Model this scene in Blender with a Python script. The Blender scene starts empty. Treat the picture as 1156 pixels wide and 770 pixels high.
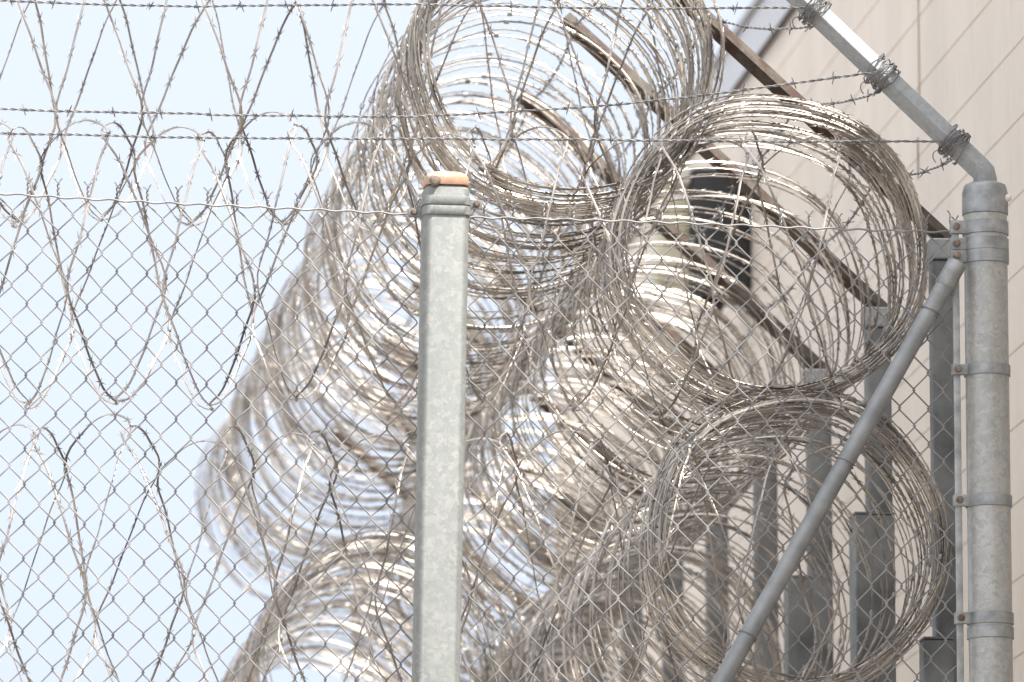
import bpy, math, random
import numpy as np
from mathutils import Vector, Matrix

rng = np.random.default_rng(11)
random.seed(11)
S = bpy.context.scene
COL = S.collection
R = math.radians

# ------------------------------------------------------------------ camera
F = 7500.0                      # focal length in photo pixels (photo 1156 x 770)
PITCH = math.atan(1345.0 / F)   # horizon lies far below the frame: the camera looks up
CAM = np.array([0.0, 0.0, 1.6])
cd = bpy.data.cameras.new("camera")
cam = bpy.data.objects.new("camera", cd)
COL.objects.link(cam)
cam.location = CAM
cam.rotation_euler = (math.pi / 2 + PITCH, 0, 0)
cd.sensor_width = 36.0
cd.lens = 36.0 * F / 1156.0
cd.clip_start = 0.1
cd.clip_end = 3000
cd.dof.use_dof = True
cd.dof.focus_distance = 15.35
cd.dof.aperture_fstop = 4.9
S.camera = cam

# ------------------------------------------------------------------ sky, sun, exposure
SUN_EL = R(62)
SUN_AZ = R(126)                 # clockwise from +Y: from the right and a little behind the camera
w = bpy.data.worlds.new("World")
S.world = w
w.use_nodes = True
nt = w.node_tree
bg = nt.nodes["Background"]
sky = nt.nodes.new("ShaderNodeTexSky")
sky.sky_type = 'NISHITA'
sky.sun_disc = False
sky.sun_elevation = SUN_EL
sky.sun_rotation = SUN_AZ
sky.altitude = 0
sky.air_density = 1.0
sky.dust_density = 5.0
sky.ozone_density = 1.0
# thin bright high cloud over the blue: a veil that is stronger overhead than near the horizon
wtc = nt.nodes.new("ShaderNodeTexCoord"); wsx = nt.nodes.new("ShaderNodeSeparateXYZ")
nt.links.new(wtc.outputs["Generated"], wsx.inputs[0])
wrm = nt.nodes.new("ShaderNodeValToRGB")
for e_, (p_, c_) in zip([wrm.color_ramp.elements[0], wrm.color_ramp.elements[1], wrm.color_ramp.elements.new(.24), wrm.color_ramp.elements.new(.10)],
                        [(0.0, (.26, .27, .30)), (1.0, (1.10, 1.07, 1.06)), (.24, (.336, .278, .292)), (.10, (.205, .225, .285))]):
    e_.position = p_; e_.color = c_ + (1,)
nt.links.new(wsx.outputs[2], wrm.inputs[0])
wsc = nt.nodes.new("ShaderNodeVectorMath"); wsc.operation = 'SCALE'; wsc.inputs["Scale"].default_value = 3.3
nt.links.new(wrm.outputs[0], wsc.inputs[0])
wsk = nt.nodes.new("ShaderNodeVectorMath"); wsk.operation = 'SCALE'; wsk.inputs["Scale"].default_value = .15
nt.links.new(sky.outputs[0], wsk.inputs[0])
wad = nt.nodes.new("ShaderNodeVectorMath"); wad.operation = 'ADD'
nt.links.new(wsc.outputs[0], wad.inputs[0]); nt.links.new(wsk.outputs[0], wad.inputs[1])
nt.links.new(wad.outputs[0], bg.inputs[0])
bg.inputs[1].default_value = 0.15
sd = bpy.data.lights.new("sun", 'SUN')
sd.energy = 2.0
sd.angle = R(0.5)
sd.color = (1.0, 0.95, 0.87)
sun = bpy.data.objects.new("sun", sd)
COL.objects.link(sun)
to_sun = Vector((math.sin(SUN_AZ) * math.cos(SUN_EL), math.cos(SUN_AZ) * math.cos(SUN_EL), math.sin(SUN_EL)))
sun.rotation_euler = to_sun.to_track_quat('Z', 'Y').to_euler()
sun.location = (6, -6, 20)
vs = S.view_settings
vs.view_transform = 'Standard'
vs.look = 'None'
vs.gamma = 1
vs.exposure = 2.45
vs.use_curve_mapping = False
S.cycles.use_denoising = True
S.cycles.max_bounces = 8

# ------------------------------------------------------------------ placing helpers
RIGHT = np.array([1.0, 0, 0])
FWD = np.array([0, math.cos(PITCH), math.sin(PITCH)])
UP = np.array([0, -math.sin(PITCH), math.cos(PITCH)])


def U(px, py, Y):
    """world point at ground distance Y that the camera sees at photo pixel (px, py)"""
    d = RIGHT * ((px - 578) / F) + UP * ((385 - py) / F) + FWD
    return CAM + d * (Y / d[1])


YC = 15.0
CORNER = U(1112, 230, YC)
SD = np.array([(-331 - 578) / F, 0, 0]) + UP * ((385 - 1730) / F) + FWD
SD = SD / np.linalg.norm(SD)
SD[2] = 0                                      # direction the side fence runs away in
AD = np.array([-SD[1], SD[0], 0])              # square to it, pointing left, away from the building
FD = np.array([1, 0.15, 0]); FD = FD / np.linalg.norm(FD)   # front fence, left to right
FN = np.array([-FD[1], FD[0], 0])              # front fence normal, pointing away from the camera
ZT = CORNER[2]


def frontY(px, off=0.0):
    """distance of the front fence plane along the column px"""
    t = (px - 578) / F
    base = CORNER + FN * off
    # X = t*Y' roughly; solve base + s*FD on ray (X = t*k*Y, k accounts for the pitch)
    k = 1.0 / (math.cos(PITCH) - (385 - 385) / F * math.sin(PITCH))
    s = (t * k * base[1] - base[0]) / (FD[0] - t * k * FD[1])
    return base[1] + s * FD[1]


def UF(px, py, off=0.0):
    return U(px, py, frontY(px, off))


def side(Y):
    """plan point on the side fence line at distance Y"""
    return CORNER + SD * ((Y - CORNER[1]) / SD[1])


# ------------------------------------------------------------------ mesh builder
def norm(a):
    return a / np.maximum(np.linalg.norm(a, axis=-1, keepdims=True), 1e-12)


class MB:
    def __init__(self):
        self.v = []; self.f = []; self.n = 0; self.flat = []

    def add(self, v, f, flat=False):
        v = np.asarray(v, float)
        self.v.append(v)
        for q in f:
            self.f.append(tuple(int(i) + self.n for i in q)); self.flat.append(flat)
        self.n += len(v)

    def sweep(self, P, ref, sec, caps=True, closed=False, twist=None, flat=False):
        """sweep the 2D outline sec (M,2) [or (N,M,2)] along P; ref gives the first axis"""
        P = np.asarray(P, float); N = len(P)
        if closed:
            T = norm(np.roll(P, -1, 0) - np.roll(P, 1, 0))
        else:
            T = np.empty_like(P); T[1:-1] = P[2:] - P[:-2]; T[0] = P[1] - P[0]; T[-1] = P[-1] - P[-2]
            T = norm(T)
        ref = np.broadcast_to(np.asarray(ref, float), P.shape)
        B = norm(np.cross(T, ref)); A = np.cross(B, T)
        if twist is not None:
            c, s = np.cos(twist)[:, None], np.sin(twist)[:, None]
            A, B = A * c + B * s, B * c - A * s
        sec = np.asarray(sec, float)
        if sec.ndim == 2:
            sec = np.broadcast_to(sec, (N,) + sec.shape)
        M = sec.shape[1]
        V = P[:, None] + A[:, None] * sec[..., :1] + B[:, None] * sec[..., 1:]
        f = []
        for i in range(N if closed else N - 1):
            a = i * M; b = ((i + 1) % N) * M
            for j in range(M):
                k = (j + 1) % M
                f.append((a + j, a + k, b + k, b + j))
        if caps and not closed:
            f.append(tuple(range(M - 1, -1, -1))); f.append(tuple((N - 1) * M + j for j in range(M)))
        self.add(V.reshape(-1, 3), f, flat)
        return T, A, B

    def tube(self, P, r, sides=6, ref=None, **k):
        P = np.asarray(P, float)
        if ref is None:
            d = P[-1] - P[0]
            ref = (0.31, 0.89, 0.33) if abs(norm(d)[1]) < .8 else (0.9, 0.1, 0.4)
        a = np.arange(sides) * 2 * math.pi / sides
        sec = np.stack([np.cos(a), np.sin(a)], 1)
        r = np.asarray(r, float)
        sec = sec[None] * r[:, None, None] if r.ndim else sec * r
        return self.sweep(P, ref, sec, **k)

    def box(self, c, sx, sy, sz, ax=(1, 0, 0), ay=(0, 1, 0), az=(0, 0, 1), bev=0.0):
        c = np.asarray(c, float); ax, ay, az = (norm(np.asarray(q, float)) for q in (ax, ay, az))
        b = min(bev, sx * .45, sy * .45)
        o = []
        hx, hy = sx / 2, sy / 2
        if b > 0:
            for (x, y, a0) in ((hx - b, hy - b, 0), (-hx + b, hy - b, 90), (-hx + b, -hy + b, 180), (hx - b, -hy + b, 270)):
                for q in (0, 30, 60, 90):
                    o.append((x + b * math.cos(R(a0 + q)), y + b * math.sin(R(a0 + q))))
        else:
            o = [(hx, hy), (-hx, hy), (-hx, -hy), (hx, -hy)]
        o = np.array(o); M = len(o)
        lay = []
        if b > 0:
            e = min(b * .5, sz * .2, .0012 if sz < .03 else 1)
            lv = [(-sz / 2, 1 - e / max(hx, hy)), (-sz / 2 + e, 1), (sz / 2 - e, 1), (sz / 2, 1 - e / max(hx, hy))]
        else:
            lv = [(-sz / 2, 1), (sz / 2, 1)]
        for z, s in lv:
            lay.append(c + ax * (o[:, :1] * s) + ay * (o[:, 1:] * s) + az * z)
        f = []
        L = len(lay)
        for i in range(L - 1):
            for j in range(M):
                k = (j + 1) % M
                f.append((i * M + j, i * M + k, (i + 1) * M + k, (i + 1) * M + j))
        f.append(tuple(range(M - 1, -1, -1))); f.append(tuple((L - 1) * M + j for j in range(M)))
        self.add(np.concatenate(lay), f, flat=(b == 0))

    def lathe(self, base, prof, seg=32, axis=(0, 0, 1), squash=None):
        """prof: (radius, height) pairs"""
        az = norm(np.asarray(axis, float)); ax = norm(np.cross(az, (0.13, 0.97, 0.2))); ay = np.cross(az, ax)
        a = np.arange(seg) * 2 * math.pi / seg
        V = []
        for r, h in prof:
            V.append(np.asarray(base) + r * (np.cos(a)[:, None] * ax + np.sin(a)[:, None] * ay) + az * h)
        f = []
        for i in range(len(prof) - 1):
            for j in range(seg):
                k = (j + 1) % seg
                f.append((i * seg + j, i * seg + k, (i + 1) * seg + k, (i + 1) * seg + j))
        if prof[0][0] > 1e-5:
            f.append(tuple(range(seg - 1, -1, -1)))
        if prof[-1][0] > 1e-5:
            f.append(tuple((len(prof) - 1) * seg + j for j in range(seg)))
        self.add(np.concatenate(V), f)

    def build(self, name, mat, parent=None, origin=None, label=None, sharp=40):
        V = np.concatenate(self.v)
        o0 = np.zeros(3) if origin is None else np.asarray(origin, float)
        if parent is not None and origin is None:
            o0 = np.array(parent.matrix_basis.translation) if parent.parent is None else np.array(parent.parent.matrix_basis.translation) + np.array(parent.matrix_basis.translation)
        me = bpy.data.meshes.new(name)
        me.from_pydata((V - o0).tolist(), [], self.f)
        me.polygons.foreach_set("use_smooth", [not q for q in self.flat])
        me.update()
        try:
            me.set_sharp_from_angle(angle=R(sharp))
        except Exception:
            pass
        me.materials.append(mat)
        o = bpy.data.objects.new(name, me)
        COL.objects.link(o)
        if parent is None:
            o.location = o0
        else:
            o.parent = parent
            pw = np.array(parent.matrix_basis.translation) if parent.parent is None else np.array(parent.parent.matrix_basis.translation) + np.array(parent.matrix_basis.translation)
            o.location = o0 - pw
        if label:
            o["label"] = label
        return o


def thing(name, loc, label, cat, group=None):
    o = bpy.data.objects.new(name, None)
    o.empty_display_size = .1
    COL.objects.link(o)
    o.location = loc
    o["label"] = label; o["category"] = cat
    if group:
        o["group"] = group
    return o


def copy_at(o, parent, loc, rot):
    c = o.copy()
    COL.objects.link(c)
    c.parent = parent
    c.location = loc
    c.rotation_euler = rot
    return c


# ------------------------------------------------------------------ materials
def mat(name):
    m = bpy.data.materials.new(name)
    m.use_nodes = True
    t = m.node_tree
    return m, t, t.nodes["Principled BSDF"], t.nodes.new("ShaderNodeTexCoord")


def noise(t, co, scale, detail=4, rough=.6, stretch=None):
    n = t.nodes.new("ShaderNodeTexNoise")
    n.inputs["Scale"].default_value = scale; n.inputs["Detail"].default_value = detail; n.inputs["Roughness"].default_value = rough
    if stretch:
        mp = t.nodes.new("ShaderNodeMapping"); mp.inputs["Scale"].default_value = stretch
        t.links.new(co.outputs["Object"], mp.inputs[0]); t.links.new(mp.outputs[0], n.inputs[0])
    else:
        t.links.new(co.outputs["Object"], n.inputs[0])
    return n


def ramp(t, src, stops):
    r = t.nodes.new("ShaderNodeValToRGB")
    el = r.color_ramp.elements
    while len(el) < len(stops):
        el.new(.5)
    for e, (p, c) in zip(el, stops):
        e.position = p; e.color = tuple(c) + (1,)
    t.links.new(src, r.inputs[0])
    return r


def bump(t, src, b, strength, dist):
    n = t.nodes.new("ShaderNodeBump")
    n.inputs["Strength"].default_value = strength; n.inputs["Distance"].default_value = dist
    t.links.new(src, n.inputs["Height"]); t.links.new(n.outputs[0], b.inputs["Normal"])


def metal(name, c0, c1, metallic, rough, scale=30, rv=.15):
    m, t, b, co = mat(name)
    n = noise(t, co, scale)
    r = ramp(t, n.outputs[0], [(.35, c0), (.65, c1)])
    t.links.new(r.outputs[0], b.inputs["Base Color"])
    mr = t.nodes.new("ShaderNodeMapRange")
    mr.inputs[3].default_value = rough - rv; mr.inputs[4].default_value = rough + rv
    t.links.new(n.outputs[0], mr.inputs[0]); t.links.new(mr.outputs[0], b.inputs["Roughness"])
    b.inputs["Metallic"].default_value = metallic
    return m


M_RAZOR = metal("razor_steel", (.15, .132, .117), (.45, .415, .375), .85, .40, 7, .12)
M_RAZOR_DULL = metal("razor_steel_dull", (.15, .13, .118), (.42, .385, .355), .75, .40, 6, .12)
M_BARB = metal("barbed_steel", (.105, .105, .108), (.225, .225, .23), .6, .5, 20)
M_MESH = metal("mesh_galvanised", (.13, .128, .13), (.23, .225, .225), .25, .62, 12)
M_TIE = metal("tie_wire", (.12, .12, .12), (.25, .25, .25), .7, .5, 20)
M_BAND = metal("band_galvanised", (.20, .21, .215), (.34, .35, .355), .6, .5, 25)
M_BRACE = metal("brace_pipe_grey", (.17, .18, .185), (.25, .26, .265), .45, .5, 14)
M_DARK = metal("dark_post_grey", (.095, .102, .106), (.19, .20, .203), .45, .55, 9)
M_BOLT = metal("bolt_weathered", (.10, .07, .05), (.24, .19, .16), .5, .6, 60)


def galvanised(name, c0, c1, c2, rough, met):
    m, t, b, co = mat(name)
    v = t.nodes.new("ShaderNodeTexVoronoi"); v.inputs["Scale"].default_value = 90
    n0 = noise(t, co, 40, 3)
    mx = t.nodes.new("ShaderNodeMixRGB"); mx.inputs[0].default_value = .06
    t.links.new(co.outputs["Object"], mx.inputs[1]); t.links.new(n0.outputs[1], mx.inputs[2]); t.links.new(mx.outputs[0], v.inputs[0])
    n = noise(t, co, 7, 6, .65, (1, 1, .45))
    ad = t.nodes.new("ShaderNodeMixRGB"); ad.inputs[0].default_value = .45
    t.links.new(n.outputs[0], ad.inputs[1]); t.links.new(v.outputs["Color"], ad.inputs[2])
    r = ramp(t, ad.outputs[0], [(.3, c0), (.5, c1), (.72, c2)])
    t.links.new(r.outputs[0], b.inputs["Base Color"])
    b.inputs["Metallic"].default_value = met
    b.inputs["Roughness"].default_value = rough
    bump(t, n.outputs[0], b, .12, .004)
    return m


M_POST = galvanised("post_spangled_zinc", (.152, .164, .161), (.178, .190, .186), (.222, .232, .226), .75, .08)
M_PIPE = galvanised("corner_pipe_zinc", (.275, .28, .27), (.33, .332, .32), (.385, .385, .372), .36, .35)
M_ARMZ = galvanised("corner_arm_zinc", (.20, .22, .232), (.24, .255, .266), (.28, .292, .30), .7, .15)


def rusty(name, base0, base1, rust, lo, hi, scale=9, rough=.75, met=.15):
    m, t, b, co = mat(name)
    n = noise(t, co, scale, 8, .7)
    n2 = noise(t, co, 45, 5, .7)
    r0 = ramp(t, n2.outputs[0], [(.3, base0), (.7, base1)])
    r1 = ramp(t, n2.outputs[0], [(.3, tuple(q * .45 for q in rust)), (.7, rust)])
    mk = ramp(t, n.outputs[0], [(lo, (0, 0, 0)), (hi, (1, 1, 1))])
    mx = t.nodes.new("ShaderNodeMixRGB")
    t.links.new(mk.outputs[0], mx.inputs[0]); t.links.new(r0.outputs[0], mx.inputs[1]); t.links.new(r1.outputs[0], mx.inputs[2])
    t.links.new(mx.outputs[0], b.inputs["Base Color"])
    b.inputs["Roughness"].default_value = rough; b.inputs["Metallic"].default_value = met
    bump(t, n2.outputs[0], b, .3, .002)
    return m


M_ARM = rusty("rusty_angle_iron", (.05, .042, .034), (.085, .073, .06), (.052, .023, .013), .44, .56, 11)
M_CAP = rusty("rusty_orange_cap", (.34, .19, .12), (.45, .28, .19), (.44, .39, .34), .48, .60, 34, .7, .05)


def wall_mat():
    m, t, b, co = mat("beige_painted_siding")
    n = noise(t, co, 3.2, 6, .65, (1, 1, .25))
    n2 = noise(t, co, 60, 4, .6, (1, 1, .12))
    r = ramp(t, n.outputs[0], [(.3, (.50, .455, .402)), (.7, (.575, .525, .468))])
    mx = t.nodes.new("ShaderNodeMixRGB"); mx.blend_type = 'MULTIPLY'; mx.inputs[0].default_value = 1
    r2 = ramp(t, n2.outputs[0], [(.3, (.92, .905, .89)), (.5, (1, 1, 1))])
    t.links.new(r.outputs[0], mx.inputs[1]); t.links.new(r2.outputs[0], mx.inputs[2])
    t.links.new(mx.outputs[0], b.inputs["Base Color"])
    b.inputs["Roughness"].default_value = .7
    bump(t, n2.outputs[0], b, .12, .002)
    return m


M_WALL = wall_mat()
M_SEAM = rusty("joint_sealant_tan", (.46, .41, .36), (.52, .47, .42), (.36, .25, .18), .55, .68, 6)
M_STAIN = rusty("rust_stained_joint", (.34, .24, .18), (.46, .37, .30), (.30, .13, .07), .42, .55, 5)
M_FASCIA = metal("grey_fascia_paint", (.39, .405, .445), (.43, .445, .485), 0, .5, 3)
M_ROOF = metal("grey_roof_metal", (.30, .31, .33), (.36, .37, .39), .2, .5, 3)
M_BLACK = metal("black_housing_paint", (.012, .013, .014), (.025, .026, .027), .1, .45, 20)
M_LENS = metal("yellowed_lens", (.36, .34, .22), (.50, .47, .37), 0, .3, 12)
M_PALE = metal("pale_bracket_paint", (.50, .48, .44), (.58, .56, .52), 0, .5, 12)


def ground_mat():
    m, t, b, co = mat("pale_gravel_ground")
    n = noise(t, co, 30, 8, .7); n2 = noise(t, co, .4, 5)
    r = ramp(t, n.outputs[0], [(.3, (.20, .18, .16)), (.7, (.42, .39, .35))])
    t.links.new(r.outputs[0], b.inputs["Base Color"]); b.inputs["Roughness"].default_value = .9
    bump(t, n.outputs[0], b, .6, .02)
    return m


# ------------------------------------------------------------------ ground
g = MB()
g.add([(-1500, -1500, 0), (1500, -1500, 0), (1500, 1500, 0), (-1500, 1500, 0)], [(0, 1, 2, 3)], True)
go = g.build("ground", ground_mat())
go["kind"] = "structure"

# ------------------------------------------------------------------ building on the right, parallel to the side fence
WG = 0.42                                        # gap between side fence and wall
W0 = CORNER - AD * WG
W0[2] = 0


def wallp(Y, z, out=0.0):
    p = W0 + SD * ((Y - W0[1]) / SD[1]) + AD * out
    return np.array([p[0], p[1], z])


ev = U(860, 57, 1.0)                              # a pixel on the eave line: find where its ray meets the wall
dray = ev - CAM
k = np.dot(W0 - CAM, AD) / np.dot(dray, AD)
EAVE = (CAM + dray * k)[2]
YA, YB = 5.0, 26.2
bld = thing("building", wallp(17, 0), "beige building with grooved horizontal siding and a grey eave behind the corner post", "building")
m = MB()
COURSE = 0.197
off0 = U(1156, 42, 1.0) - CAM
zg = (CAM + off0 * (np.dot(W0 - CAM, AD) / np.dot(off0, AD)))[2]
prof = []
z = 0.0
zs = zg - COURSE * math.floor(zg / COURSE)
while zs < EAVE - .05:
    prof += [(0.0, zs - .0025), (-.004, zs - .001), (-.004, zs + .001), (0.0, zs + .0025)]
    zs += COURSE
prof = [(0, 0.0)] + prof + [(0, EAVE)]
V = []; f = []
for Yq in (YA, YB):
    for (o_, z_) in prof:
        V.append(wallp(Yq, z_, o_))
n_ = len(prof)
for i in range(n_ - 1):
    f.append((i, n_ + i, n_ + i + 1, i + 1))
# far and near end walls and the back, so that it is a solid block
bk = 6.0
b0 = len(V)
V += [wallp(YA, 0, -bk), wallp(YB, 0, -bk), wallp(YB, EAVE, -bk), wallp(YA, EAVE, -bk)]
f += [(b0, b0 + 1, b0 + 2, b0 + 3), (0, n_ - 1, b0 + 3, b0), (n_, b0 + 1, b0 + 2, 2 * n_ - 1)]
m.add(V, f, True)
m.build("wall", M_WALL, bld)


def strip(mb, p, q, wdt, up, out):
    """thin raised strip between p and q"""
    p, q = np.asarray(p), np.asarray(q)
    c = (p + q) / 2; L = np.linalg.norm(q - p)
    mb.box(c, wdt, out, L, ax=np.cross(up, (q - p)), ay=up, az=q - p)


# sealant lying in each groove, a few courses round the frame
m = MB()
zs = zg - COURSE * 14
while zs < EAVE - .1:
    strip(m, wallp(YA, zs, -.0028), wallp(YB, zs, -.0028), .0017, AD, .002)
    zs += COURSE
m.build("groove_sealant", M_SEAM, bld)


def on_wall(px, py):
    d = U(px, py, 1.0) - CAM
    return CAM + d * (np.dot(W0 - CAM, AD) / np.dot(d, AD))


m = MB()
pa = on_wall(1037, -40); pb = on_wall(1037, 112)
Yj = pa[1]
strip(m, wallp(Yj, EAVE - .02, .0025), wallp(Yj, pb[2], .0025), .0036, AD, .003)
strip(m, wallp(Yj + .03, on_wall(1035, 158)[2], .0025), wallp(Yj + .03, on_wall(1035, 205)[2], .0025), .0034, AD, .003)
m.build("panel_joint", M_STAIN, bld, label="rust-stained vertical joint in the siding")
m = MB()
pr = [(.003, EAVE - .006), (.013, EAVE - .006), (.013, EAVE + .140), (.003, EAVE + .140)]
V = [wallp(Yq, z_, o_) for Yq in (YA - .1, YB + .1) for (o_, z_) in pr]
m.add(V, [(0, 4, 5, 1), (1, 5, 6, 2), (2, 6, 7, 3), (3, 7, 4, 0), (0, 1, 2, 3), (7, 6, 5, 4)], True)
m.build("fascia", M_FASCIA, bld)
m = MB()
pr = [(.003, EAVE - .026), (.010, EAVE - .026), (.010, EAVE - .008), (.003, EAVE - .008)]  # shadow line under the fascia, built as a thin dark brown strip
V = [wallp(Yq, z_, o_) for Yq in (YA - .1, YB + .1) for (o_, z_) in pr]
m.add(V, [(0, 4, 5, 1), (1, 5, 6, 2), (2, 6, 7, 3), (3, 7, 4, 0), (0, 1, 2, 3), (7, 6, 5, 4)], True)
m.build("eave_shadow_strip", M_ARM, bld, label="dark brown strip standing in for the shadow line between wall and fascia")
m = MB()
V = [wallp(Yq, z_, o_) for Yq in (YA - .1, YB + .1) for (o_, z_) in ((.03, EAVE + .143), (-bk, EAVE + .80), (-bk, EAVE + .84), (.03, EAVE + .165))]
m.add(V, [(0, 4, 5, 1), (1, 5, 6, 2), (2, 6, 7, 3), (3, 7, 4, 0), (0, 1, 2, 3), (7, 6, 5, 4)], True)
m.build("roof", M_ROOF, bld)

# black wall lamp
pl = on_wall(843, 264); Yl = pl[1]
sc = F / (np.dot(pl - CAM, FWD))
zt, zb = U(843, 198, Yl)[2], U(843, 340, Yl)[2]
lamp = thing("wall_lamp", wallp(Yl, (zt + zb) / 2, 0), "black box-shaped wall lamp with yellowed side, seen through the coil beside the corner post", "lamp")
wd = 66 / sc
m = MB(); m.box(wallp(Yl, (zt + zb) / 2, wd / 2 + .004), wd, .22, zt - zb, ax=AD, ay=SD, bev=.014); m.build("housing", M_BLACK, lamp)
m = MB(); m.box(wallp(Yl, (zt + zb) / 2 - .035, wd + .004 + 20 / sc), 40 / sc, .17, (zt - zb) * .68, ax=AD, ay=SD, bev=.02); m.build("lens", M_LENS, lamp)
m = MB(); m.box(wallp(Yl, zt - .028, wd + .004 + 18 / sc), 34 / sc, .2, .05, ax=AD, ay=SD, bev=.012); m.build("hood", M_PALE, lamp)
m = MB(); m.box(wallp(Yl, zb - .02, wd * .62), .07, .10, .04, ax=AD, ay=SD, bev=.01); m.build("bracket", M_BLACK, lamp)

# ------------------------------------------------------------------ razor wire coils
def smooth_noise(n_turns, per, amp):
    """a value per loop, interpolated smoothly along the wire"""
    n = int(n_turns) + 4
    a = rng.normal(0, amp, n)
    x = np.arange(0, n_turns * per + 1) / per
    i = np.clip(x.astype(int), 0, n - 2); t = x - i
    t = t * t * (3 - 2 * t)
    return a[i] * (1 - t) + a[i + 1] * t


def coil(name, start, axis, Lx, rad, turns, label, material, spacing=None, jit=(.010, .010, .016), per=60, group="razor wire coils", phase=0.0, rx=1.0, barb_step=.050,
         wire=(.0033, .0018), clip_max=100, cmin=0.0, sag=0.0, amp=1.0, drift=0.0):
    axis = norm(np.asarray(axis, float))
    upv = np.array([0, 0, 1.0]); lat = norm(np.cross(upv, axis))
    root = thing(name, start, label, "razor wire", group)
    N = int(turns * per) + 1
    th = np.arange(N) * 2 * math.pi / per
    u = np.arange(N) / per                     # turn number
    if spacing is None:
        pitch = np.full(N, Lx / turns)
    else:
        pitch = spacing(u)
        pitch = pitch * (Lx / (pitch.sum() / per))
    s = np.concatenate([[0], np.cumsum(pitch / per)])[:N]
    jc, jr, jt = jit
    cx, cz, rr = smooth_noise(turns, per, jc)[:N], smooth_noise(turns, per, jc)[:N], smooth_noise(turns, per, jr)[:N]
    ta, tb = smooth_noise(turns, per, jt)[:N], smooth_noise(turns, per, jt)[:N]
    wig = pitch / 2 * amp * (.84 * np.cos(2.5 * th) + .12 * np.cos(7.5 * th) + .04 * np.cos(12.5 * th))
    ang = th + phase
    s = s - pitch / (2 * math.pi) * drift * np.sin(ang - math.pi / 2)
    tilt = ta * np.cos(ang) + tb * np.sin(ang)
    r = rad * (1 + .012 * np.cos(5 * th)) + rr
    ax_pos = s + wig + tilt
    sg = -sag * np.sin(np.clip(s / max(Lx, 1e-6), 0, 1) * math.pi) if sag else 0
    P = start + axis * ax_pos[:, None] + lat * (r * rx * np.cos(ang) + cx)[:, None] + upv * (r * np.sin(ang) + cz + sg)[:, None]
    radial = lat * np.cos(ang)[:, None] + upv * np.sin(ang)[:, None]
    a = np.arange(6) * math.pi / 3
    sec = np.stack([np.cos(a) * wire[1], np.sin(a) * wire[0]], 1)
    tw = .55 * np.sin(th * .63 + rng.uniform(0, 6)) + .5 * np.sin(th * 1.37 + rng.uniform(0, 6)) + .5
    mb = MB()
    T, A, B = mb.sweep(P, radial, sec, twist=tw)
    # barb clusters: four sharp points cut from the tape
    seglen = np.linalg.norm(np.diff(P, axis=0), axis=1); cum = np.concatenate([[0], np.cumsum(seglen)])
    d = np.arange(.02, cum[-1] - .02, barb_step); d = d + rng.uniform(-.004, .004, len(d))
    idx = np.clip(np.searchsorted(cum, d) - 1, 0, N - 2)
    fr = ((d - cum[idx]) / seglen[idx])[:, None]
    p = P[idx] * (1 - fr) + P[idx + 1] * fr
    t_, b_, a_ = T[idx], B[idx], A[idx]
    V = []; f = []
    nb = len(d); base = 0
    for sgn in (1, -1):
        for dirn in (1, -1):
            ln = rng.uniform(.85, 1.15, (nb, 1))
            q0 = p + t_ * (dirn * .0005) + b_ * (sgn * .0030)
            q1 = p + t_ * (dirn * .0070) + b_ * (sgn * .0026)
            q2 = p + t_ * (dirn * .019 * ln) + b_ * (sgn * .0098 * ln) + a_ * .0012
            q3 = p + t_ * (dirn * .004) + b_ * (sgn * .003) + a_ * .0011
            V += [q0, q1, q2, q3]
            i0 = base + np.arange(nb)
            f += np.stack([i0, i0 + nb, i0 + 2 * nb], 1).tolist()
            f += np.stack([i0 + 3 * nb, i0 + 2 * nb, i0 + nb], 1).tolist()
            base += 4 * nb
    mb.add(np.concatenate(V), f, True)
    mb.build("razor_tape", material, root)
    # clips where neighbouring loops meet
    ci = [int(round(k_ * per * .4)) for k_ in range(int(turns * 2.5))]
    ci = [c for c in ci if c % 1 == 0 and (c // per) % 1 == 0 and c < N - 1]
    pts = [(np.linalg.norm(P[c] - CAM), c) for c in ci if abs(math.cos(2.5 * th[c]) - 1) < .05]
    pts.sort()
    first = None; rest = MB()
    for q, (_, c) in enumerate(pts):
        if q < clip_max:
            loc = P[c] - start
            rot = Vector(T[c]).to_track_quat('Z', 'Y').to_euler()
            if first is None:
                cm = MB(); cm.lathe((0, 0, 0), [(.0042, -.0065), (.0048, -.0058), (.0048, .0058), (.0042, .0065)], 8)
                first = cm.build("clip", M_BAND, root, origin=start)
                me = first.data
                first.location = loc; first.rotation_euler = rot
                # mesh was stored about the world origin: re-centre
                for vv in me.vertices:
                    vv.co = vv.co + Vector(start)
            else:
                copy_at(first, root, loc, rot)
        else:
            rest.lathe(P[c] - T[c] * .006, [(.006, 0), (.006, .012)], 6, axis=T[c])
    if rest.n:
        o = rest.build("far_clip", M_BAND, root); o["kind"] = "stuff"
    return root


# front coils: seen from the side, stretched out along the front fence
FR = .325
def front_coil(y, off, x0, x1, turns, label, phase, rad=FR):
    a = UF(x0, y + (x0 - 300) * .012, off); b = UF(x1, y + (x1 - 300) * .012 + 6, off)
    return coil("razor_wire_coil", a, b - a, np.linalg.norm(b - a), rad, turns, label, M_RAZOR_DULL, phase=phase, jit=(.009, .009, .006), per=72,
                spacing=lambda u: 1 + .07 * np.sin(u * 1.3 + phase), barb_step=.08, amp=1.05, drift=.9, wire=(.0030, .0017))

GF = "razor wire coils along the front fence"
c1 = front_coil(97, .80, -300, 770, 21, "stretched razor wire coil along the barbed strands, topmost of the three along the front fence", R(59))
c2 = front_coil(296, .40, -330, 960, 25, "stretched razor wire coil behind the mesh top, middle of the three along the front fence", R(128))
c3 = front_coil(640, .40, -310, 940, 24, "stretched razor wire coil behind the mesh, lowest of the three along the front fence", R(124))
for c_ in (c1, c2, c3):
    c_["group"] = GF

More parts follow.
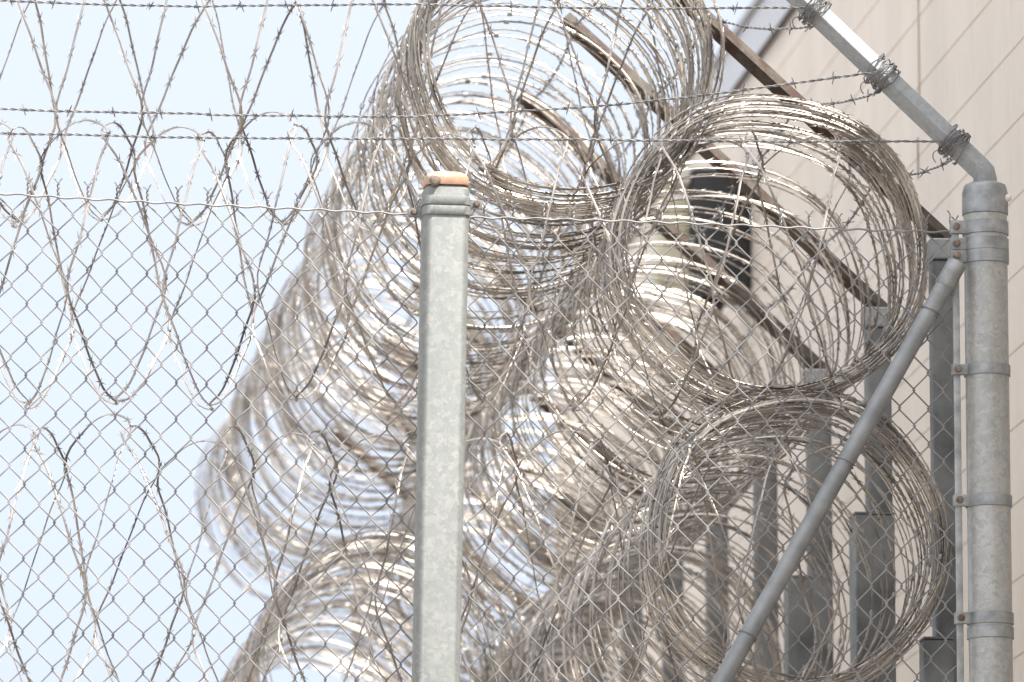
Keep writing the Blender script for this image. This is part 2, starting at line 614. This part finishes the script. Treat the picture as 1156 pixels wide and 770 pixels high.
# side coils: tubes running away beside the side fence, seen almost end on
def bunch(u):
    return .011 + .034 / (1 + np.exp(-(u - 22) / 2.0)) + .012 * np.sin(u * .17 - .6) * (u > 22) + .003 * np.sin(u * 2.1)

def bunch_open(u):
    """a tied bundle at the near end, then a wide stretch, then closer loops"""
    return .011 + .062 / (1 + np.exp(-(u - 21) / 1.5)) - .030 / (1 + np.exp(-(u - 40) / 3.0)) + .010 * np.sin(u * .2) * (u > 22) + .003 * np.sin(u * 2.1)


GS = "razor wire coils running back along the side fence"
YN = 15.15
def side_coil(px, py, r_px, L, turns, label, phase, y0=YN, rx=1.0, spacing=bunch, sag=0.0):
    st = U(px, py, y0)
    sc_ = F / np.dot(st - CAM, FWD)
    o = coil("razor_wire_coil", st, SD, L, r_px / sc_, turns, label, M_RAZOR, spacing=spacing, jit=(.011, .011, .012), phase=phase, rx=rx, sag=sag)
    o["group"] = GS
    return o

side_coil(641, 60, 167, 7.0, 166, "bunched razor wire coil under the rusty arm tips, topmost of those along the side fence", .3)
side_coil(876, 275, 165, 6.7, 146, "bunched razor wire coil in front of the black lamp, left of the corner post top", 1.1, rx=1.04, spacing=bunch_open)
side_coil(908, 606, 162, 6.7, 134, "bunched razor wire coil behind the diagonal brace, lowest beside the corner post", 2.0, rx=1.0, spacing=bunch_open)
side_coil(-331 + 908 * .86, 1730 - 1150 * .86, 172 * .86, 2.95, 70, "far blurred razor wire coil low on the left behind the round capped post", 2.7, y0=15.15 / .86, spacing=lambda u: .6 + .3 * np.sin(u * .5))

# ------------------------------------------------------------------ side fence posts with rusty arms
PY = [15.5 + .9 * i for i in range(9)]
bot2 = None
ray = U(990, 345, 1.0) - CAM
kk = np.dot(CORNER - CAM, AD) / np.dot(ray, AD)
PB = CAM + ray * kk                                # foot of the second arm
ZP = PB[2]
Y2 = PB[1]
PY = [Y2 + .9 * (i - 1) for i in range(9)]
ordn = ["nearest", "second", "third", "fourth", "fifth", "sixth", "seventh", "eighth", "ninth"]
ARM_L = 1.07
tips = []
armv = norm(AD * .755 + np.array([0, 0, .685]))


def arm_point(i, fr):
    return np.array([*side(PY[i])[:2], ZP]) + armv * (ARM_L * fr)


def make_side_post(i):
    b = side(PY[i]); b[2] = 0
    lab = {0: "dark grey fence post with a long rusty arm, right behind the corner post"}.get(i, "grey fence post with a rusty angle arm, %s back from the corner post" % ordn[i])
    t = thing("fence_post", b, lab, "fence post", "side fence posts with rusty arms")
    return t


def side_post_parts(t):
    b = np.array(t.location)
    m = MB(); m.box(b + (0, 0, ZP / 2 - .03), .062, .062, ZP - .06, ax=AD, ay=SD, bev=.009); m.build("shaft", M_DARK, t)
    m = MB(); m.box(b + (0, 0, ZP - .035), .074, .074, .05, ax=AD, ay=SD, bev=.006); m.build("post_cap", M_BAND, t)
    # angle iron: an L section, one leg upright, one leg flat
    wv, th = .031, .004
    up = norm(np.cross(SD, armv)) ; up = up if up[2] > 0 else -up
    sec = np.array([(0, 0), (wv, 0), (wv, th), (th, th), (th, wv), (0, wv)]) - (wv / 2, wv / 2)
    p0 = b + (0, 0, ZP) - armv * .03
    p1 = b + (0, 0, ZP) + armv * ARM_L
    m = MB(); m.sweep(np.array([p0, p0 * .5 + p1 * .5, p1]), up * .8 + SD * .6, sec, flat=True)
    ar = m.build("arm", M_ARM, t)
    for fr in (.2, .44, .72, .97):
        m = MB(); m.lathe(p0 + (p1 - p0) * fr - SD * .012, [(.006, 0), (.006, .012)], 8, axis=-SD)
        m.build("wire_bolt", M_BOLT, ar)


p_first = make_side_post(0)
side_post_parts(p_first)
for i in range(1, 9):
    t = make_side_post(i)
    for ch in list(p_first.children):
        c = ch.copy(); COL.objects.link(c); c.parent = t
        for gch in ch.children:
            d = gch.copy(); COL.objects.link(d); d.parent = c

# short square posts standing between the side fence and the wall
def short_post(px, py, Y, wpx, label):
    p = U(px, py, Y); s_ = F / np.dot(p - CAM, FWD)
    t = thing("square_post", (p[0], p[1], 0), label, "post", "short dark posts by the wall")
    wd_ = wpx / s_
    m = MB(); m.box((p[0], p[1], p[2] / 2), wd_, wd_, p[2], ax=AD, ay=SD, bev=.004); m.build("shaft", M_DARK, t)
    m = MB(); m.box((p[0], p[1], p[2] + .0035), wd_ * 1.02, wd_ * 1.02, .005, ax=AD, ay=SD); m.build("top_plate", M_DARK, t)

short_post(984, 584, 16.25, 45, "dark square post ending behind the middle of the lowest coil near the wall")
short_post(901, 654, 17.1, 29, "narrow dark square post seen just right of the diagonal brace")
short_post(1057, 724, 15.4, 34, "dark square post ending low beside the corner post foot")

# ------------------------------------------------------------------ barbed wire
def barb_mesh():
    m = MB()
    t = np.linspace(0, 2 * math.pi * 2.5, 22)
    m.tube(np.stack([.0034 * np.cos(t), .0034 * np.sin(t), np.linspace(-.005, .005, 22)], 1), .0012, 5, ref=(0, 0, 1))
    for a, z_, s_ in ((.4, -.004, 1), (2.3, .004, 1), (3.6, -.003, -1), (5.4, .003, -1)):
        dv = np.array([math.cos(a), math.sin(a), .35 * s_])
        q = np.array([.002 * math.cos(a), .002 * math.sin(a), z_])
        m.tube(np.array([q, q + dv * .008, q + dv * .0135]), np.array([.0015, .0014, .0006]), 5)
    return m


BARB = None


def strand(pts, label, sag=.01, wraps=(), step=.105, group=None, cat="barbed wire"):
    global BARB
    pts = [np.asarray(q, float) for q in pts]
    root = thing("barbed_wire", pts[0], label, cat, group)
    C = []
    for a, b in zip(pts[:-1], pts[1:]):
        L = np.linalg.norm(b - a); n = max(4, int(L / .005))
        t = np.linspace(0, 1, n, endpoint=False)[:, None]
        c = a + (b - a) * t
        c[:, 2] -= (4 * sag * t * (1 - t))[:, 0] * min(1, L)
        C.append(c)
    C.append(pts[-1][None])
    C = np.concatenate(C)
    wob = np.cumsum(rng.normal(0, 1, (len(C), 3)), 0); wob -= np.linspace(0, 1, len(C))[:, None] * wob[-1]
    C = C + wob * .00022
    T = norm(np.gradient(C, axis=0)); A = norm(np.cross(T, (0.1, .3, .95))); B = np.cross(T, A)
    cum = np.concatenate([[0], np.cumsum(np.linalg.norm(np.diff(C, axis=0), axis=1))])
    ph = cum / .042 * 2 * math.pi
    m = MB()
    for s_ in (0, math.pi):
        m.tube(C + .0017 * (A * np.cos(ph + s_)[:, None] + B * np.sin(ph + s_)[:, None]), .00155, 5)
    m.build("line_wire", M_BARB, root)
    for (c, axd, rad_, nl) in wraps:
        m = MB()
        axd = norm(np.asarray(axd, float)); e1 = norm(np.cross(axd, (0.2, 1, .1))); e2 = np.cross(axd, e1)
        for q in range(2):
            n = nl * 30
            t = np.linspace(0, nl * 2 * math.pi, n)
            z_ = np.cumsum(rng.normal(0, .0022, n)); z_ = z_ - z_.mean() + .016 * np.sin(t * .37 + q * 2)
            rr = rad_ + .0028 * np.abs(np.sin(t * .7 + q)) + .004 * q
            sq = 1 + .10 * np.abs(np.sin(2 * t))**2
            m.tube(c + axd * z_[:, None] + (rr / sq)[:, None] * (e1 * np.cos(t)[:, None] + e2 * np.sin(t)[:, None]), .0016, 5, ref=axd)
        # a loose loop end
        t = np.linspace(0, math.pi * 1.6, 20)
        m.tube(c + e1 * (rad_ + .012 + .015 * np.cos(t))[:, None] + axd * (.02 * np.sin(t))[:, None] + e2 * .01, .0014, 5)
        m.build("wire_wrap", M_BARB, root)
    n = int(cum[-1] / step)
    o0 = rng.uniform(.2, .8)
    for q in range(n):
        dd = (q + o0) * step + rng.uniform(-.012, .012)
        if dd > cum[-1]:
            break
        i = min(np.searchsorted(cum, dd), len(C) - 1)
        quat = Vector(T[i]).to_track_quat('Z', 'Y') @ Matrix.Rotation(rng.uniform(0, 6.28), 4, 'Z').to_quaternion()
        if BARB is None:
            b_ = barb_mesh().build("barb", M_BARB, None)
            BARB = b_
            b_.parent = root; b_.location = C[i] - pts[0]; b_.rotation_euler = quat.to_euler()
        else:
            copy_at(BARB, root, C[i] - pts[0], quat.to_euler())
    return root


# ------------------------------------------------------------------ corner post with its arm
cp = CORNER.copy(); cp[2] = 0
PR = .0500
zc = lambda py: U(1112, py, YC - PR)[2]
post = thing("corner_post", cp, "round galvanised corner post with an angled arm on its top, at the right", "fence post")
m = MB(); m.lathe(cp, [(PR, 0), (PR, zc(232))], 40); m.build("shaft", M_PIPE, post)
m = MB(); m.lathe(cp, [(PR + .0005, zc(239)), (PR + .003, zc(238)), (PR + .003, zc(214)), (PR - .002, zc(205)), (PR - .014, zc(202)), (.001, zc(200))], 40)
sock = m.build("arm_socket", M_BAND, post)
m = MB(); m.lathe(cp + np.array([.047, -.020, zc(221)]), [(.009, 0), (.009, .006), (.005, .012), (0.0, .013)], 12, axis=(.92, -.4, 0)); m.build("bolt", M_PALE, sock)
# arm: a square tube that rises vertically out of the socket and bends 45 degrees to the left
a0 = np.array([cp[0] + .002, cp[1], zc(222)])
tip_z = U(870, -38, YC)[2]
adir = norm(U(915, 12, YC - .02) - U(1100, 188, YC))
bend = U(1106, 190, YC)
a1 = bend
pth = [a0 - (0, 0, .03), np.array([a1[0] + .012, a1[1], a1[2] - .024]), np.array([a1[0] + .009, a1[1], a1[2] - .010]), a1 + adir * .004, a1 + adir * .03]
tipA = a1 + adir * .80
pth += [a1 + adir * .3, tipA]
hw = .0265
sec = []
for (x, y, a0_) in ((1, 1, 0), (-1, 1, 90), (-1, -1, 180), (1, -1, 270)):
    for q in (0, 45, 90):
        sec.append((x * (hw - .006) + .006 * math.cos(R(a0_ + q)), y * (hw - .006) + .006 * math.sin(R(a0_ + q))))
ca, sa = math.cos(R(38)), math.sin(R(38))
sec = [(x * ca - y * sa, x * sa + y * ca) for x, y in sec]
m = MB(); m.sweep(np.array(pth), (0, 1, 0.0), np.array(sec) * .78)
m.build("arm", M_ARMZ, post)


def band(parent, zc_, h, ear=True, rad=PR, bolt_px=None):
    m = MB()
    c0 = np.array([cp[0], cp[1], zc_])
    m.lathe(c0 - (0, 0, h / 2), [(rad + .0005, 0), (rad + .0035, .001), (rad + .0035, h - .001), (rad + .0005, h)], 40)
    if ear:
        e = c0 + FD * -(rad + .013) - FN * .012
        for dy in (-.006, .006):
            m.box(e + FN * dy, .045, .0035, h * .92, ax=FD, ay=FN, bev=.001)
    o = m.build("band", M_BAND, parent)
    if ear:
        m = MB(); q = c0 - FD * (rad + .023) - FN * .0235
        m.lathe(q, [(.0085, 0), (.0085, .004), (.006, .0065), (0, .007)], 10, axis=-FN)
        m.lathe(q, [(.004, -.001), (.004, -.03)], 8, axis=-FN)
        m.build("bolt", M_BOLT, o)
    return o


for py, h, ear in ((254, .032, True), (273, .030, True), (287, .030, True), (415, .026, True), (563, .028, True), (696, .028, True), (712, .028, False), (905, .028, True), (1100, .028, True)):
    band(post, zc(py), h, ear)

# brace: diagonal pipe from the corner post down to the left, in front of the mesh
bA = UF(1079, 300, -.035); bB = UF(800, 796, -.035)
dB = norm(bB - bA)
bE = bA + dB * ((bA[2] - .02) / -dB[2])
br = thing("brace_pipe", bE, "diagonal grey brace pipe leaning against the corner post in front of the mesh", "brace")
m = MB(); m.tube(np.array([bA + dB * .05, bE]), .0205, 28); m.build("pipe", M_BRACE, br)
m = MB(); m.tube(np.array([bA - dB * .012, bA - dB * .006, bA + dB * .055, bA + dB * .057]), np.array([.015, .0226, .0231, .0215]), 28); m.build("end_cup", M_BAND, br)
for (px, py) in ((1049, 352), (957, 524), (844, 718)):
    q = UF(px, py, -.035); q = bA + dB * np.dot(q - bA, dB)
    m = MB(); e1 = norm(np.cross(dB, (0, 1, 0))); e2 = np.cross(dB, e1)
    t = np.linspace(0, 2 * math.pi * 1.15, 40)
    m.tube(q + .0222 * (e1 * np.cos(t)[:, None] + e2 * np.sin(t)[:, None]) + dB * (np.linspace(-.004, .004, 40))[:, None], .0016, 6, ref=dB)
    m.build("tie_wire", M_TIE, br)

# ------------------------------------------------------------------ barbed strands
def arm_at(px, py):
    q = U(px, py, YC); return a1 + adir * np.dot(q - a1, adir)

WR = [arm_at(916, 16), arm_at(995, 86), arm_at(1074, 166)]
GB = "barbed wire strands along the front fence"
off = -.03
strand([UF(-320, -2, off), UF(0, 0, off), UF(470, 3, off), WR[0] - np.array([.02, .03, 0])], "topmost taut barbed wire strand of the front fence, at the top edge of the photo", .006, [(WR[0], adir, .033, 5)], group=GB)
strand([UF(-320, 118, off), UF(0, 122, off), UF(470, 130, off), UF(700, 117, off), WR[1] - np.array([.02, .03, 0])], "barbed wire strand rising to the middle wire wrap on the corner arm", .004, [(WR[1], adir, .033, 6)], group=GB)
strand([UF(-320, 148, off), UF(0, 150, off), UF(470, 157, off), WR[2] - np.array([.02, .03, 0])], "barbed wire strand just above the mesh, ending at the lowest wrap on the corner arm", .002, [(WR[2], adir, .033, 7)], group=GB)
GB2 = "barbed wire strands along the rusty arms"
labs = ["barbed wire strand low along the rusty arms, leaving the lowest wrap on the corner arm",
        "barbed wire strand halfway up the rusty arms, from the middle wrap on the corner arm",
        "barbed wire strand high on the rusty arms, from the upper wrap on the corner arm",
        "barbed wire strand tied to the tips of the rusty arms"]
for fr, st, lb in ((.2, WR[2], labs[0]), (.44, WR[1], labs[1]), (.72, WR[0], labs[2]), (.97, tipA - adir * .03, labs[3])):
    strand([st + SD * .03 - np.array([0, 0, .03])] + [arm_point(i, fr) - SD * .028 for i in range(9)], lb, .035, group=GB2, step=.11)

# ------------------------------------------------------------------ chain link mesh
W_, H_ = .0680, .0825
GM = "chain link panels of the front fence"


def chain_panel(A, B, label, z0=.06):
    """A, B: top corners of the panel. One mesh for the woven wire, one for the top tension wire"""
    root = thing("chain_link_panel", (A[0], A[1], 0), label, "fence", GM)
    L = math.hypot(B[0] - A[0], B[1] - A[1])
    D = np.array([(B[0] - A[0]) / L, (B[1] - A[1]) / L, 0]); Nn = np.array([-D[1], D[0], 0])
    npk = int(L / (W_ / 2)); wp = L / npk
    top = lambda x: A[2] + (B[2] - A[2]) * x / L
    zm = (A[2] + B[2]) / 2
    rows = int((zm - z0) / (H_ / 2))
    r = .0019
    mb = MB()
    cw = np.cumsum(rng.normal(0, .0006, npk + 2)); cw -= np.linspace(0, 1, npk + 2) * cw[-1]
    rw = rng.normal(0, .0010, (rows + 2, npk + 2))
    for j in range(npk):
        pts = []
        for i in range(rows + 1):
            right = (i + j) % 2 == 0
            c = (j + 1) if right else j
            x = c * wp + cw[c]
            fade = max(.35, 1 - .25 * i * H_ / 2)
            zt = zm + (top(c * wp) - zm) * fade - i * H_ / 2 + rw[i, c]
            ov = r * (1.15 if right else -1.15)
            d0 = 1 if i % 2 == 0 else -1
            sg_ = 1 if right else -1
            pts.append((x - sg_ * .0022, zt + .0062, -d0 * r * 1.25))
            pts.append((x + ov, zt, 0))
            pts.append((x - sg_ * .0022, zt - .0062, d0 * r * 1.25))
        pts = np.array(pts)
        P = np.array([A[0], A[1], 0]) + D * pts[:, :1] + Nn * pts[:, 2:] + np.array([0, 0, 1.0]) * pts[:, 1:2]
        if j % 2 == 1 or True:
            P = P[1:]
        mb.tube(P, r, 6, ref=Nn)
    # twisted selvage: the wire ends above the top row of nodes
    for c in range(npk + 1):
        if (c - 1) % 2 == 0:
            x = c * wp + cw[min(c, npk + 1)]
            zt = top(c * wp) + rw[0, min(c, npk + 1)]
            hgt = rng.uniform(.024, .03)
            for s_ in (0, math.pi):
                t = np.linspace(0, 1, 14)
                a = t * math.pi * 2.6 + s_
                q = np.stack([x + .0026 * np.cos(a), zt + .002 + t * hgt, .0026 * np.sin(a)], 1)
                e = q[-1] + np.array([(.008 if s_ else -.008) * rng.uniform(.6, 1.2), .011 * rng.uniform(.6, 1.2), rng.uniform(-.003, .003)])
                q = np.vstack([q, (q[-1] + e) / 2 + (0, .001, 0), e])
                mb.tube(np.array([A[0], A[1], 0]) + D * q[:, :1] + Nn * q[:, 2:] + np.array([0, 0, 1.0]) * q[:, 1:2], .0017, 5, ref=Nn)
    mb.build("wire_mesh", M_MESH, root)
    n = int(L / .012)
    x = np.linspace(-.01, L + .01, n)
    zz = top(0) + (top(L) - top(0)) * x / L + .0022 * np.sin(x * 2 * math.pi / W_) + .002 * np.sin(x * 5.1)
    P = np.array([A[0], A[1], 0]) + D * x[:, None] + Nn * (-.0045 + .0015 * np.sin(x * 2 * math.pi / W_ + 1))[:, None] + np.stack([0 * x, 0 * x, zz], 1)
    m = MB(); m.tube(P, .0024, 6, ref=Nn); m.build("tension_wire", M_MESH, root)
    return root, D, Nn


# middle post sits in front of the joint between two panels
pm = UF(499, 230, -.055); pm_y = pm[1]
LP = chain_panel(UF(-330, 201), UF(470, 244), "chain link mesh left of the orange capped post, seen against the sky")
RPn, D_, N_ = chain_panel(UF(530, 246), UF(1079, 262), "chain link mesh between the orange capped post and the corner post")
# tension bar at the right end, held by the bands
m = MB(); q = UF(1077, 262); m.box(np.array([q[0], q[1], 0]) - FN * .012 + np.array([0, 0, q[2] / 2 + .02]), .016, .005, q[2] + .01, ax=FD, ay=FN, bev=.001)
m.build("tension_bar", M_BAND, RPn)
# a loose hooked wire end at the top of the bar
m = MB(); q = UF(1074, 262, -.015)
t = np.linspace(0, 1, 16)
m.tube(q + FD * (.004 * np.sin(t * 9))[:, None] + np.array([0, 0, 1.0]) * (t * .05)[:, None] - FD * (.014 * np.clip(t - .6, 0, 1) * 2)[:, None], .0018, 6)
m.build("wire_hook", M_MESH, RPn)

# ------------------------------------------------------------------ middle post with its rusty cap
top_c = UF(503, 212, -.055); low = UF(492, 770, -.055)
ldir = norm(low - top_c)
foot = top_c + ldir * (top_c[2] / -ldir[2])
mp = thing("fence_post", foot, "pale galvanised post with a rusty orange cap in the middle of the front fence", "fence post")
PW, PD = .1030, .080
Lm = np.linalg.norm(foot - top_c)
m = MB(); m.box((top_c + foot) / 2, PW, PD, Lm, ax=FD, ay=FN, az=-ldir, bev=.018); m.build("shaft", M_POST, mp)
# cap: a low dome over a rounded rectangle
m = MB(); lay = []
sec0 = []
hx, hy, bb = PW / 2 - .004, PD / 2 - .002, .018
for (x, y, a0_) in ((1, 1, 0), (-1, 1, 90), (-1, -1, 180), (1, -1, 270)):
    for q in range(0, 91, 15):
        sec0.append((x * (hx - bb) + bb * math.cos(R(a0_ + q)), y * (hy - bb) + bb * math.sin(R(a0_ + q))))
sec0 = np.array(sec0); Mn = len(sec0)
lv = [(.001, 1.035), (.002, 1.045), (.018, 1.045), (.021, 1.02), (.0265, .93), (.031, .76), (.034, .5), (.035, .2)]
V = []
for z_, s_ in lv:
    V.append(top_c + FD * (sec0[:, :1] * s_) + FN * (sec0[:, 1:] * s_) - ldir * z_)
f = [tuple(range(Mn - 1, -1, -1)), tuple((len(lv) - 1) * Mn + j for j in range(Mn))]
for i in range(len(lv) - 1):
    for j in range(Mn):
        kx = (j + 1) % Mn
        f.append((i * Mn + j, i * Mn + kx, (i + 1) * Mn + kx, (i + 1) * Mn + j))
m.add(np.concatenate(V), f)
cap = m.build("cap", M_CAP, mp)
m = MB(); m.lathe(top_c - FD * .030 - FN * (PD / 2 - .001) - ldir * .008, [(.013, 0), (.013, .004), (.009, .007), (.009, .011), (.0, .012)], 12, axis=-FN); m.build("bolt", M_BOLT, cap)
for py, sgn in ((230, 1), (241.5, -1)):
    c0 = top_c + ldir * ((py - 212) / 500.)
    m = MB(); m.box(c0, PW + .006, PD + .006, .0205, ax=FD, ay=FN, az=-ldir, bev=.019)
    e = c0 + FD * sgn * (PW / 2 + .016) + FN * .004
    for dy in (-.006, .006):
        m.box(e + FN * dy, .034, .003, .019, ax=FD, ay=FN, bev=.0015)
    o = m.build("band", M_POST, mp)
    m = MB(); m.lathe(e + FD * sgn * .004 - FN * .0075, [(.0075, 0), (.0075, .004), (.0055, .0065), (0, .007)], 10, axis=-FN); m.build("bolt", M_BOLT, o)
